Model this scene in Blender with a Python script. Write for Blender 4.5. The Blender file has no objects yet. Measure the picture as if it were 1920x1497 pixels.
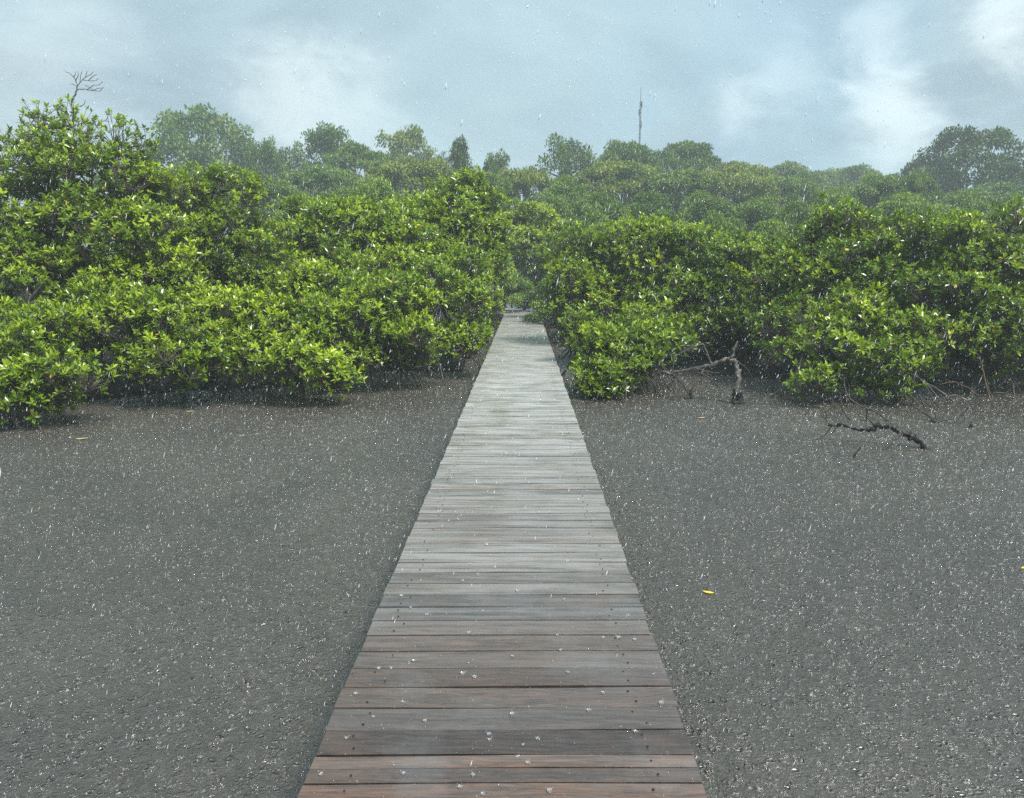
import bpy, math, random
import numpy as np
from mathutils import Vector, Matrix, Euler

# ------------------------------------------------------------------ camera, sky, sun
scene = bpy.context.scene
C = scene.collection
R = math.radians
DECK_Z = 0.50
CAM = Vector((0.0, 0.0, DECK_Z + 1.64))
F_PX = 1443.0
cam_data = bpy.data.cameras.new("camera")
cam = bpy.data.objects.new("camera", cam_data)
C.objects.link(cam)
cam.location = CAM
cam.rotation_euler = (R(90 - 9.617), 0, R(0.861))
cam_data.sensor_width = 36
cam_data.lens = F_PX / 1920 * 36
cam_data.clip_end = 3000
scene.camera = cam
scene.view_settings.view_transform = 'Standard'
scene.view_settings.look = 'None'
scene.view_settings.gamma = 1
scene.view_settings.exposure = 2.0
scene.cycles.max_bounces = 6
scene.cycles.diffuse_bounces = 3
scene.cycles.glossy_bounces = 3
scene.cycles.transmission_bounces = 4
scene.cycles.transparent_max_bounces = 6
scene.cycles.volume_bounces = 1
scene.cycles.use_denoising = False
CAM_R = cam.rotation_euler.to_matrix()


def ray(px, py):
    return CAM_R @ Vector(((px - 960) / F_PX, (748.5 - py) / F_PX, -1))


def at(px, py, Y):
    d = ray(px, py)
    return CAM + d * ((Y - CAM.y) / d.y)


def on_water(px, py, z=0.0):
    d = ray(px, py)
    return CAM + d * ((z - CAM.z) / d.z)


SUN_EL, SUN_AZ = 58, 128          # azimuth clockwise from +Y: behind and right of the camera
sun_dir = Vector((math.sin(R(SUN_AZ)) * math.cos(R(SUN_EL)), math.cos(R(SUN_AZ)) * math.cos(R(SUN_EL)), math.sin(R(SUN_EL))))
ld = bpy.data.lights.new("sun", 'SUN')
ld.energy = 1.5
ld.angle = R(14)
ld.color = (1.0, 0.97, 0.9)
sun = bpy.data.objects.new("sun", ld)
C.objects.link(sun)
sun.rotation_euler = (-sun_dir).to_track_quat('-Z', 'Y').to_euler()

world = bpy.data.worlds.new("World")
scene.world = world
world.use_nodes = True
nt = world.node_tree
nt.nodes.clear()


class NT:
    """tiny helper to write node graphs as expressions"""
    def __init__(s, tree): s.t = tree
    def n(s, typ, **kw):
        nd = s.t.nodes.new(typ)
        ins = kw.pop('ins', {})
        for k, v in kw.items(): setattr(nd, k, v)
        for k, v in ins.items(): s.set(nd.inputs[k], v)
        return nd
    def set(s, sock, v):
        if isinstance(v, bpy.types.NodeSocket): s.t.links.new(v, sock)
        else: sock.default_value = v
    def m(s, op, a, b=0.0, c=0.0, clamp=False):
        nd = s.n('ShaderNodeMath', operation=op, use_clamp=clamp)
        s.set(nd.inputs[0], a); s.set(nd.inputs[1], b); s.set(nd.inputs[2], c)
        return nd.outputs[0]
    def vm(s, op, a, b=(0, 0, 0)):
        nd = s.n('ShaderNodeVectorMath', operation=op)
        s.set(nd.inputs[0], a); s.set(nd.inputs[1], b)
        return nd.outputs['Value'] if op in ('DOT_PRODUCT', 'LENGTH') else nd.outputs[0]
    def mix(s, f, a, b, blend='MIX'):
        nd = s.n('ShaderNodeMix', data_type='RGBA', blend_type=blend)
        s.set(nd.inputs[0], f); s.set(nd.inputs[6], a); s.set(nd.inputs[7], b)
        return nd.outputs[2]
    def noise(s, vec, scale, detail=3, rough=.5, dist=0.0, out='Fac'):
        nd = s.n('ShaderNodeTexNoise')
        s.set(nd.inputs['Vector'], vec)
        nd.inputs['Scale'].default_value = scale; nd.inputs['Detail'].default_value = detail
        nd.inputs['Roughness'].default_value = rough; nd.inputs['Distortion'].default_value = dist
        return nd.outputs[out]
    def ramp(s, f, stops, interp='LINEAR'):
        nd = s.n('ShaderNodeValToRGB')
        cr = nd.color_ramp; cr.interpolation = interp
        while len(cr.elements) < len(stops): cr.elements.new(0.5)
        for e, (p, c) in zip(cr.elements, stops):
            e.position = p
            e.color = (*c, 1) if len(c) == 3 else c
        s.set(nd.inputs[0], f)
        return nd.outputs[0]
    def rng(s, v, a, b, c, d, smooth=False):
        nd = s.n('ShaderNodeMapRange', clamp=True)
        if smooth: nd.interpolation_type = 'SMOOTHSTEP'
        s.set(nd.inputs[0], v)
        for i, x in enumerate((a, b, c, d)): nd.inputs[1 + i].default_value = x
        return nd.outputs[0]


w = NT(nt)
tc = w.n('ShaderNodeTexCoord')
dirv = w.vm('NORMALIZE', tc.outputs['Generated'])
sky = w.n('ShaderNodeTexSky', sky_type='NISHITA', sun_disc=False)
sky.sun_elevation = R(SUN_EL)
sky.sun_rotation = R(SUN_AZ)
sky.dust_density = 4
sep = w.n('ShaderNodeSeparateXYZ'); w.set(sep.inputs[0], dirv)
zc = w.m('ADD', w.m('MAXIMUM', sep.outputs[2], 0.0), 0.12)
comb = w.n('ShaderNodeCombineXYZ')
w.set(comb.inputs[0], w.m('DIVIDE', sep.outputs[0], zc)); w.set(comb.inputs[1], w.m('DIVIDE', sep.outputs[1], zc))
big = w.noise(comb.outputs[0], 0.55, 5, .55, .6)
fine = w.noise(w.vm('MULTIPLY', dirv, (1, 1, 1.8)), 7.0, 8, .6, .5)


def patch(px, py, rad_deg, sharp=1.0):
    d = ray(px, py).normalized()
    dt = w.vm('DOT_PRODUCT', dirv, tuple(d))
    ang = w.m('ARCCOSINE', w.m('MINIMUM', dt, 1.0))
    return w.rng(w.m('ADD', ang, w.m('MULTIPLY', w.m('SUBTRACT', fine, .5), R(rad_deg) * 2.6)), 0, R(rad_deg), 1, 0, True)


# slate grey cloud base, paler near the horizon, brighter and bluer breaks where the photo has them
cloud = w.mix(w.rng(big, .40, .64, 0, 1), (2.5, 3.45, 4.1, 1), (4.6, 6.2, 6.8, 1))
low = w.rng(sep.outputs[2], 0.0, 0.30, 1, 0, True)
cloud = w.mix(w.m('MULTIPLY', low, .25), cloud, (4.6, 6.5, 7.3, 1))
for px, py, rad, amt in ((520, 170, 5.5, .42), (600, 230, 7, .3), (1670, 180, 3.5, .8), (1690, 240, 4.5, .7), (1380, 190, 3, .5), (1880, 60, 5, .8), (1640, 60, 3, .5), (1460, 150, 3.5, .35), (40, 180, 9, .3)):
    cloud = w.mix(w.m('MULTIPLY', patch(px, py, rad), amt), cloud, (7.9, 8.8, 8.9, 1))
bluep = patch(1500, 120, 17)
cloud = w.mix(w.m('MULTIPLY', bluep, .25), cloud, (3.2, 5.9, 8.1, 1))
skyc = w.mix(.88, sky.outputs[0], cloud)
zen = w.rng(sep.outputs[2], 0.32, 0.95, .38, .68, True)     # an overcast sky is brighter overhead than at its rim
skyc = w.mix(1.0, skyc, zen, 'MULTIPLY')
bg = w.n('ShaderNodeBackground'); w.set(bg.inputs[0], skyc); bg.inputs[1].default_value = 0.093
wo = w.n('ShaderNodeOutputWorld'); nt.links.new(bg.outputs[0], wo.inputs[0])

# ------------------------------------------------------------------ helpers
rs = np.random.RandomState(7)
random.seed(5)


def mat(name):
    m = bpy.data.materials.new(name); m.use_nodes = True
    t = m.node_tree; t.nodes.clear()
    out = t.nodes.new('ShaderNodeOutputMaterial')
    return m, NT(t), out


def principled(g, out, **kw):
    p = g.n('ShaderNodeBsdfPrincipled')
    for k, v in kw.items(): g.set(p.inputs[k.replace('_', ' ')], v)
    g.t.links.new(p.outputs[0], out.inputs[0])
    return p


class MB:
    """numpy mesh collector"""
    def __init__(s): s.v = []; s.q = []; s.t = []; s.tint = []; s.n = 0
    def add(s, v, quads=None, tris=None, tint=0.5):
        v = np.asarray(v, float).reshape(-1, 3)
        if quads is not None and len(quads): s.q.append(np.asarray(quads, int) + s.n)
        if tris is not None and len(tris): s.t.append(np.asarray(tris, int) + s.n)
        s.v.append(v)
        s.tint.append(np.broadcast_to(np.asarray(tint, float), (len(v),)) if np.ndim(tint) == 0 else np.asarray(tint, float))
        s.n += len(v)
    def mesh(s, name, material, smooth=False):
        me = bpy.data.meshes.new(name)
        if s.n:
            v = np.concatenate(s.v)
            q = np.concatenate(s.q) if s.q else np.zeros((0, 4), int)
            t = np.concatenate(s.t) if s.t else np.zeros((0, 3), int)
            me.vertices.add(len(v)); me.vertices.foreach_set('co', v.ravel().astype(np.float32))
            nl = q.size + t.size
            me.loops.add(nl)
            me.loops.foreach_set('vertex_index', np.concatenate([q.ravel(), t.ravel()]).astype(np.int32))
            me.polygons.add(len(q) + len(t))
            st = np.concatenate([np.arange(len(q)) * 4, q.size + np.arange(len(t)) * 3]).astype(np.int32)
            me.polygons.foreach_set('loop_start', st)
            me.polygons.foreach_set('use_smooth', np.full(len(q) + len(t), smooth))
            a = me.attributes.new('tint', 'FLOAT', 'POINT')
            a.data.foreach_set('value', np.concatenate(s.tint).astype(np.float32))
            me.update(calc_edges=True); me.validate()
        me.materials.append(material)
        return me
    def obj(s, name, material, parent=None, smooth=False):
        o = bpy.data.objects.new(name, s.mesh(name, material, smooth))
        C.objects.link(o)
        if parent: o.parent = parent; o.matrix_parent_inverse = Matrix.Identity(4)
        return o


def tag(o, label=None, cat=None, group=None, kind=None):
    if label: o['label'] = label
    if cat: o['category'] = cat
    if group: o['group'] = group
    if kind: o['kind'] = kind
    return o


def empty(name, loc, label, cat, group=None):
    o = bpy.data.objects.new(name, None); C.objects.link(o); o.location = loc
    o.empty_display_size = .2
    return tag(o, label, cat, group)


def tube(mb, pts, rad, sides=5, tint=.5, cap=True):
    P = np.array([tuple(p) for p in pts], float)
    n = len(P)
    rad = np.broadcast_to(np.asarray(rad, float), (n,))
    T = np.gradient(P, axis=0); T /= np.linalg.norm(T, axis=1)[:, None] + 1e-9
    up = np.array([0, 0, 1.0]) if abs(T[0, 2]) < .9 else np.array([1.0, 0, 0])
    A = np.cross(T, up); A /= np.linalg.norm(A, axis=1)[:, None] + 1e-9
    B = np.cross(T, A)
    a = np.arange(sides) / sides * 2 * np.pi
    V = P[:, None, :] + rad[:, None, None] * (np.cos(a)[None, :, None] * A[:, None, :] + np.sin(a)[None, :, None] * B[:, None, :])
    q = []
    for i in range(n - 1):
        for k in range(sides):
            k2 = (k + 1) % sides
            q.append((i * sides + k, i * sides + k2, (i + 1) * sides + k2, (i + 1) * sides + k))
    V = V.reshape(-1, 3); t = []
    if cap:
        V = np.vstack([V, P[0], P[-1]]); c0 = n * sides; c1 = c0 + 1
        for k in range(sides):
            t.append((c0, (k + 1) % sides, k)); t.append((c1, (n - 1) * sides + k, (n - 1) * sides + (k + 1) % sides))
    mb.add(V, q, t, tint)


def curve(p0, p1, n=5, sag=0.15, wob=0.05, r=rs):
    """bent branch between two points"""
    p0 = np.array(p0, float); p1 = np.array(p1, float)
    L = np.linalg.norm(p1 - p0) + 1e-6
    t = np.linspace(0, 1, n)[:, None]
    P = p0 + (p1 - p0) * t
    P[:, 2] += (np.sin(np.pi * t[:, 0])) * sag * L
    P[1:-1] += r.normal(0, wob * L, (n - 2, 3))
    return P


def twigs(mb, A, B, r0, r1, tint=.5):
    """many straight 3-sided twigs A->B at once"""
    A = np.asarray(A); B = np.asarray(B)
    if not len(A): return
    D = B - A; L = np.linalg.norm(D, axis=1)[:, None] + 1e-6; D = D / L
    U = np.cross(D, np.array([.3, .2, 1.0])); U /= np.linalg.norm(U, axis=1)[:, None] + 1e-9
    W = np.cross(D, U)
    M = (A + B) / 2 + U * L * rs.uniform(-.12, .12, (len(A), 1)) + W * L * rs.uniform(-.12, .12, (len(A), 1))
    V = np.zeros((len(A), 9, 3))
    for j, (Pp, rr) in enumerate(((A, r0), (M, (r0 + r1) / 2), (B, r1))):
        for k in range(3):
            a = k * 2.0944
            V[:, j * 3 + k] = Pp + rr * (math.cos(a) * U + math.sin(a) * W)
    base = np.arange(len(A))[:, None, None] * 9
    q = np.array([(j * 3 + k, j * 3 + (k + 1) % 3, j * 3 + 3 + (k + 1) % 3, j * 3 + 3 + k) for j in range(2) for k in range(3)])
    mb.add(V.reshape(-1, 3), (base + q[None]).reshape(-1, 4), None, tint)


LEAF8 = np.array([(0, 0, 0), (-.5, .36, .03), (0, .38, -.03), (.5, .36, .03), (-.42, .72, -.01), (0, .72, -.06), (.42, .72, -.01), (0, 1.02, -.1)])
LEAF8_T = np.array([(0, 2, 1), (0, 3, 2), (4, 5, 7), (5, 6, 7)])
LEAF8_Q = np.array([(1, 2, 5, 4), (2, 3, 6, 5)])
LEAF4 = np.array([(0, 0, 0), (.5, .5, 0), (0, 1, -.06), (-.5, .5, 0)])
LEAF4_Q = np.array([(0, 1, 2, 3)])


def norm(a): return a / (np.linalg.norm(a, axis=-1, keepdims=True) + 1e-9)


def leaves(mb, O, D, N, L, W, tint, hi=True):
    S = norm(np.cross(D, N))
    T = LEAF8 if hi else LEAF4
    V = (O[:, None] + S[:, None] * (W[:, None] * T[None, :, 0])[..., None] + D[:, None] * (L[:, None] * T[None, :, 1])[..., None]
         + N[:, None] * (L[:, None] * T[None, :, 2])[..., None])
    k = len(T); base = np.arange(len(O))[:, None, None] * k
    tn = np.repeat(tint, k)
    if hi: mb.add(V.reshape(-1, 3), (base + LEAF8_Q[None]).reshape(-1, 4), (base + LEAF8_T[None]).reshape(-1, 3), tn)
    else: mb.add(V.reshape(-1, 3), (base + LEAF4_Q[None]).reshape(-1, 4), None, tn)


def rosettes(mb, P, A, size, tint, k=9, hi=True, yellow=.006):
    """whorls of leaves at twig ends: young pale leaves upright in the middle, older ones spreading"""
    n = len(P)
    if not n: return
    A = norm(A)
    U = norm(np.cross(A, np.array([.31, .12, .95]) + rs.normal(0, .3, (n, 3)))); Wv = np.cross(A, U)
    ph0 = rs.uniform(0, 6.28, n)
    for j in range(k):
        f = (j + .5) / k
        keep = rs.uniform(size=n) > .12
        m = keep.sum()
        th = np.radians(18 + 78 * f + rs.normal(0, 11, m)); ph = ph0[keep] + j * 2.4 + rs.normal(0, .25, m)
        a, u, v = A[keep], U[keep], Wv[keep]
        rad = u * np.cos(ph)[:, None] + v * np.sin(ph)[:, None]
        D = a * np.cos(th)[:, None] + rad * np.sin(th)[:, None]
        N = a * np.sin(th)[:, None] - rad * np.cos(th)[:, None]
        N = norm(N + rs.normal(0, .22, (m, 3)))
        D[:, 2] -= .12 * f; D = norm(D)
        N = norm(N - D * (N * D).sum(1)[:, None])
        L = size[keep] * (.62 + .42 * math.sin(math.pi * min(1, .25 + f * .7))) * rs.uniform(.8, 1.15, m)
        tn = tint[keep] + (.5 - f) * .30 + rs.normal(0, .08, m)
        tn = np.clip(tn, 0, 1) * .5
        if f > .45:
            y = rs.uniform(size=m) < yellow * 2
            tn[y] = rs.uniform(.8, 1.0, y.sum())
        leaves(mb, P[keep] - a * (f * .03)[..., None] if False else P[keep] - a * f * .03, D, N, L, L * rs.uniform(.34, .44, m), tn, hi)


# ------------------------------------------------------------------ materials
def leaf_material(name, dark, mid, light, rough=.27, transl=.22, spec=.5):
    m, g, out = mat(name)
    at_ = g.n('ShaderNodeAttribute', attribute_name='tint')
    oi = g.n('ShaderNodeObjectInfo')
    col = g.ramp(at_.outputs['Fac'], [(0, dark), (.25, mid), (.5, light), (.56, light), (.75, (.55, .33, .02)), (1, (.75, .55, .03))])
    geo = g.n('ShaderNodeNewGeometry')
    nz = g.noise(geo.outputs['Position'], 1.7, 3, .6)
    col = g.mix(g.rng(nz, .4, .75, 0, .3), col, g.mix(.5, col, (*dark, 1)))
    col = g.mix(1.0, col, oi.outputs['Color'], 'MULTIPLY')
    p = g.n('ShaderNodeBsdfPrincipled')
    g.set(p.inputs['Base Color'], col); g.set(p.inputs['Roughness'], rough); g.set(p.inputs['Specular IOR Level'], spec)
    tr = g.n('ShaderNodeBsdfTranslucent')
    g.set(tr.inputs[0], g.mix(1.0, col, (1.25, 1.25, .5, 1), 'MULTIPLY'))
    mx = g.n('ShaderNodeMixShader'); mx.inputs[0].default_value = transl
    g.t.links.new(p.outputs[0], mx.inputs[1]); g.t.links.new(tr.outputs[0], mx.inputs[2])
    g.t.links.new(mx.outputs[0], out.inputs[0])
    return m


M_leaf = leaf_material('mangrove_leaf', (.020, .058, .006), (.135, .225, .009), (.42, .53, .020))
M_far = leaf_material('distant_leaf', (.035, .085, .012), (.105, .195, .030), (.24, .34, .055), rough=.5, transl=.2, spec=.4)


def bark_material(name, c0, c1, lichen, amount, rough=.7):
    m, g, out = mat(name)
    geo = g.n('ShaderNodeNewGeometry')
    n1 = g.noise(geo.outputs['Position'], 14, 5, .6)
    col = g.mix(n1, (*c0, 1), (*c1, 1))
    n2 = g.noise(geo.outputs['Position'], 9, 6, .7, .5)
    col = g.mix(g.rng(n2, .62 - amount * .3, .70 - amount * .3, 0, 1), col, (*lichen, 1))
    b = g.n('ShaderNodeBump'); b.inputs['Strength'].default_value = .6; b.inputs['Distance'].default_value = .02
    g.set(b.inputs['Height'], g.noise(geo.outputs['Position'], 45, 4, .65))
    principled(g, out, Base_Color=col, Roughness=rough, Normal=b.outputs[0])
    return m


M_bark = bark_material('mangrove_bark', (.035, .028, .024), (.11, .09, .075), (.28, .27, .24), .1)
M_root = bark_material('wet_root', (.022, .018, .016), (.07, .055, .045), (.2, .18, .15), .05, .5)
M_lichen = bark_material('lichen_bark', (.035, .03, .025), (.12, .10, .085), (.32, .32, .28), .22)
M_black = bark_material('soaked_dead_wood', (.012, .010, .010), (.035, .028, .025), (.3, .29, .27), -.12, .45)
M_twig = bark_material('bare_grey_twig', (.10, .085, .075), (.2, .17, .15), (.3, .3, .28), .1)


def wood_material():
    m, g, out = mat('wet_boards')
    tcn = g.n('ShaderNodeTexCoord'); P = tcn.outputs['Object']
    a = g.n('ShaderNodeAttribute', attribute_name='tint')          # one random number per board
    off = g.n('ShaderNodeCombineXYZ'); g.set(off.inputs[0], g.m('MULTIPLY', a.outputs['Fac'], 37.0)); g.set(off.inputs[2], g.m('MULTIPLY', a.outputs['Fac'], 91.0))
    Pv = g.vm('ADD', P, off.outputs[0])
    warp = g.noise(g.vm('MULTIPLY', Pv, (1.3, 5, 5)), 1.6, 3, .5, 0, 'Color')
    Pw = g.vm('ADD', g.vm('MULTIPLY', Pv, (.8, 22, 22)), g.vm('MULTIPLY', warp, (1.2, 3.2, 3.2)))
    grain = g.noise(Pw, 3.2, 5, .62)
    fineg = g.noise(g.vm('MULTIPLY', Pv, (3, 110, 60)), 2.0, 4, .6)
    # knots: rings round scattered centres
    vo = g.n('ShaderNodeTexVoronoi', feature='F1'); vo.inputs['Scale'].default_value = 1.0
    g.set(vo.inputs['Vector'], g.vm('MULTIPLY', Pv, (2.2, 7.5, 0.01)))
    kd = vo.outputs['Distance']
    rings = g.m('SINE', g.m('MULTIPLY', g.m('ADD', kd, g.m('MULTIPLY', grain, .18)), 75.0))
    kn = g.rng(kd, .04, .24, 1, 0, True)
    tone = g.ramp(a.outputs['Fac'], [(0, (.023, .017, .014)), (.22, (.044, .027, .019)), (.4, (.026, .022, .020)), (.6, (.052, .031, .021)), (.8, (.032, .024, .020)), (1, (.042, .032, .026))])
    col = g.mix(g.rng(grain, .36, .64, 0, 1), tone, g.mix(1.0, tone, (2.9, 2.5, 2.2, 1), 'MULTIPLY'))
    col = g.mix(g.rng(fineg, .45, .66, 0, .75), col, (.022, .018, .017, 1))
    col = g.mix(g.m('MULTIPLY', kn, g.rng(rings, -1, 1, .15, .7)), col, (.035, .028, .026, 1))
    # warm rubbed patches and pale bleached ones, each with its own outline
    big1 = g.noise(g.vm('MULTIPLY', Pv, (1, 2.5, 1)), 2.6, 4, .6)
    col = g.mix(g.rng(big1, .56, .74, 0, .55), col, (.115, .070, .048, 1))
    big2 = g.noise(g.vm('ADD', g.vm('MULTIPLY', P, (1.6, 1.1, 1)), (9, 4, 0)), 1.7, 5, .65)
    col = g.mix(g.rng(big2, .52, .75, 0, .4), col, (.13, .13, .13, 1))
    # silvery wet sheen painted into the colour with distance, plus greenish and brown streaks
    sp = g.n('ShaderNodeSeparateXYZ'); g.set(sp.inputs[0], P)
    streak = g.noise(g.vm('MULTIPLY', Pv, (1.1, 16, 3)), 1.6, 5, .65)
    far_sheen = g.m('MULTIPLY', g.rng(g.m('ADD', sp.outputs[1], g.m('MULTIPLY', a.outputs['Fac'], 1.6)), 2.6, 11, 0, .92), g.rng(streak, .36, .58, .25, 1))
    col = g.mix(far_sheen, col, g.mix(g.rng(g.noise(P, 2.2, 4, .6), .5, .68, 0, .7), (.52, .51, .49, 1), (.30, .30, .23, 1)))
    film = g.noise(g.vm('MULTIPLY', P, (1.4, 1.8, 1)), 2.2, 4, .6)
    rough = g.m('ADD', g.rng(film, .35, .65, .17, .42), g.m('MULTIPLY', fineg, .12))
    b = g.n('ShaderNodeBump'); b.inputs['Strength'].default_value = .55; b.inputs['Distance'].default_value = .004
    drops = g.n('ShaderNodeTexVoronoi', feature='F1'); drops.inputs['Scale'].default_value = 42
    g.set(drops.inputs['Vector'], P)
    h = g.m('ADD', g.m('ADD', g.m('MULTIPLY', grain, .5), g.m('MULTIPLY', fineg, .6)), g.rng(drops.outputs['Distance'], .05, .3, .35, 0, True))
    g.set(b.inputs['Height'], h)
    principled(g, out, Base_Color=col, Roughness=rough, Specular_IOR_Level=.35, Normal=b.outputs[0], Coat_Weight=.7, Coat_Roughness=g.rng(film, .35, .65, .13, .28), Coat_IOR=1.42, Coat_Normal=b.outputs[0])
    return m


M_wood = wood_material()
M_beam = bark_material('old_timber', (.05, .042, .038), (.10, .085, .075), (.2, .19, .17), 0)


def water_material():
    m, g, out = mat('rain_beaten_water')
    tcn = g.n('ShaderNodeTexCoord'); P = tcn.outputs['Object']
    # leaning scatter of pits and little crests left by the rain
    warp = g.noise(P, 6, 3, .5, 0, 'Color')
    Pw = g.vm('ADD', P, g.vm('MULTIPLY', warp, (.10, .10, 0)))
    n1 = g.noise(Pw, 26, 5, .7, .3)
    n2 = g.noise(Pw, 80, 3, .7, .3)
    v = g.n('ShaderNodeTexVoronoi', feature='F1'); v.inputs['Scale'].default_value = 26; g.set(v.inputs['Vector'], Pw)
    pit = g.rng(v.outputs['Distance'], .05, .34, -1, 0, True)
    rim = g.m('MULTIPLY', g.rng(v.outputs['Distance'], .20, .38, 0, 1, True), g.rng(v.outputs['Distance'], .38, .6, 1, 0, True))
    vsep = g.n('ShaderNodeSeparateXYZ'); g.set(vsep.inputs[0], v.outputs['Color'])
    fresh = g.rng(vsep.outputs[0], .35, 1, 0, 1)
    drops = g.m('MULTIPLY', g.m('ADD', pit, g.m('MULTIPLY', rim, .5)), fresh)
    h = g.m('ADD', g.m('ADD', g.m('MULTIPLY', n1, 1.5), g.m('MULTIPLY', n2, .7)), g.m('MULTIPLY', drops, 1.1))
    b = g.n('ShaderNodeBump'); b.inputs['Strength'].default_value = 1.0; b.inputs['Distance'].default_value = .060
    g.set(b.inputs['Height'], h)
    mud = g.rng(g.noise(P, .30, 5, .65, .8), .3, .7, 0, 1)
    col = g.mix(mud, (.088, .075, .059, 1), (.150, .132, .105, 1))
    b2 = g.n('ShaderNodeBump'); b2.inputs['Strength'].default_value = .5; b2.inputs['Distance'].default_value = .018
    g.set(b2.inputs['Height'], h)
    principled(g, out, Base_Color=col, Roughness=.24, IOR=1.34, Specular_IOR_Level=.5, Normal=b.outputs[0], Coat_Weight=1.0, Coat_Roughness=.24, Coat_IOR=1.75, Coat_Normal=b2.outputs[0])
    return m


M_water = water_material()
m_, g_, o_ = mat('dark_mud')
geo_ = g_.n('ShaderNodeNewGeometry')
bb = g_.n('ShaderNodeBump'); bb.inputs['Distance'].default_value = .05; g_.set(bb.inputs['Height'], g_.noise(geo_.outputs['Position'], 6, 6, .65))
principled(g_, o_, Base_Color=g_.mix(g_.noise(geo_.outputs['Position'], 3, 5, .6), (.010, .008, .007, 1), (.028, .023, .018, 1)), Roughness=.7, Specular_IOR_Level=.2, Normal=bb.outputs[0])
M_mud = m_
m_, g_, o_ = mat('falling_water')
principled(g_, o_, Base_Color=(.82, .86, .9, 1), Roughness=.12, Transmission_Weight=.35, IOR=1.33)
M_rain = m_
m_, g_, o_ = mat('splash_water')
principled(g_, o_, Base_Color=(.92, .95, .97, 1), Roughness=.05, Transmission_Weight=.8, IOR=1.33)
M_splash = m_
m_, g_, o_ = mat('yellow_leaf')
geo_ = g_.n('ShaderNodeNewGeometry')
principled(g_, o_, Base_Color=g_.mix(g_.noise(geo_.outputs['Position'], 30, 3, .6), (.80, .62, .03, 1), (.72, .48, .03, 1)), Roughness=.35)
M_yleaf = m_
m_, g_, o_ = mat('straw_leaf')
principled(g_, o_, Base_Color=(.42, .33, .17, 1), Roughness=.5)
M_sleaf = m_
m_, g_, o_ = mat('galvanised_mast')
geo_ = g_.n('ShaderNodeNewGeometry')
principled(g_, o_, Base_Color=g_.mix(g_.noise(geo_.outputs['Position'], 2, 3), (.09, .085, .09, 1), (.14, .13, .13, 1)), Roughness=.6, Metallic=.2)
M_mast = m_
m_, g_, o_ = mat('nail_steel')
principled(g_, o_, Base_Color=(.03, .025, .022, 1), Roughness=.5, Metallic=.6)
M_nail = m_

# ------------------------------------------------------------------ setting: water, mud banks
mb = MB()
S = 1500
mb.add([(-S, -200, 0), (S, -200, 0), (S, S, 0), (-S, S, 0)], [(0, 1, 2, 3)])
tag(mb.obj('water', M_water), 'shallow brown grey water pitted all over by rain', None, None, 'structure')


def bank(side, x0, x1, edge):
    """low mud shore under the mangroves"""
    nx, ny = 90, 26
    xs = np.linspace(x0, x1, nx)
    mbk = MB(); V = []
    for x in xs:
        e = edge(x) + .35 * math.sin(x * 1.7) + .2 * math.sin(x * 4.1 + 1)
        for j in range(ny):
            t = j / (ny - 1)
            y = e + (t ** 2) * (700 - e) * 1.0 if j > 8 else e + j * .45
            d = y - e
            z = -.12 + .30 * (1 - math.exp(-d / 1.6)) + .03 * math.sin(x * 3 + y * 2)
            V.append((x, y, z))
    V = np.array(V).reshape(nx, ny, 3)
    # keep rows monotone in y
    for i in range(nx): V[i, :, 1] = np.maximum.accumulate(V[i, :, 1] + np.arange(ny) * 1e-3)
    q = [(i * ny + j, (i + 1) * ny + j, (i + 1) * ny + j + 1, i * ny + j + 1) for i in range(nx - 1) for j in range(ny - 1)]
    mbk.add(V.reshape(-1, 3), q)
    return tag(mbk.obj('mud_bank', M_mud, smooth=True), 'low dark mud shore under the %s mangroves' % side, None, None, 'structure')


bank('left', -140, -1.3, lambda x: 10.8 + max(0, min(6.2, x + 8)) * .72)
bank('right', 1.3, 140, lambda x: float(np.interp(x, [0, 1.3, 2.6, 4.0, 5.2, 7, 9], [13.9, 13.9, 15.2, 14.8, 13.3, 13.0, 13.6])))

# ------------------------------------------------------------------ boardwalk
walk = empty('boardwalk', (-.06, 0, 0), 'narrow wet timber boardwalk of crosswise planks running straight out between the mangroves', 'boardwalk')
HW = .6485


def board(mb, cx, cy, z, ang, L, Wd, T, tint, skew):
    c, s = math.cos(ang), math.sin(ang)
    ch = .0002
    prof = [(-Wd / 2, -T), (-Wd / 2, -ch), (-Wd / 2 + ch, 0), (Wd / 2 - ch, 0), (Wd / 2, -ch), (Wd / 2, -T)]
    nseg = 7
    V = []
    ph = random.uniform(0, 6)
    bow = random.uniform(-.003, .003)
    for i in range(nseg + 1):
        u = i / nseg * 2 - 1
        x = u * L / 2
        dy = bow * math.sin(u * 2 + ph)
        for (py, pz) in prof:
            X, Yy = x, py + dy + x * math.tan(skew)
            V.append((cx + X * c - Yy * s, cy + X * s + Yy * c, z + pz + .0015 * math.sin(u * 3 + ph)))
    k = len(prof); q = []
    for i in range(nseg):
        for j in range(k):
            j2 = (j + 1) % k
            q.append((i * k + j, i * k + j2, (i + 1) * k + j2, (i + 1) * k + j))
    q += [(0, 5, 4, 1), (1, 4, 3, 2)]
    b0 = nseg * k
    q += [(b0, b0 + 1, b0 + 4, b0 + 5), (b0 + 1, b0 + 2, b0 + 3, b0 + 4)]
    mb.add(V, q, None, tint)


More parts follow.
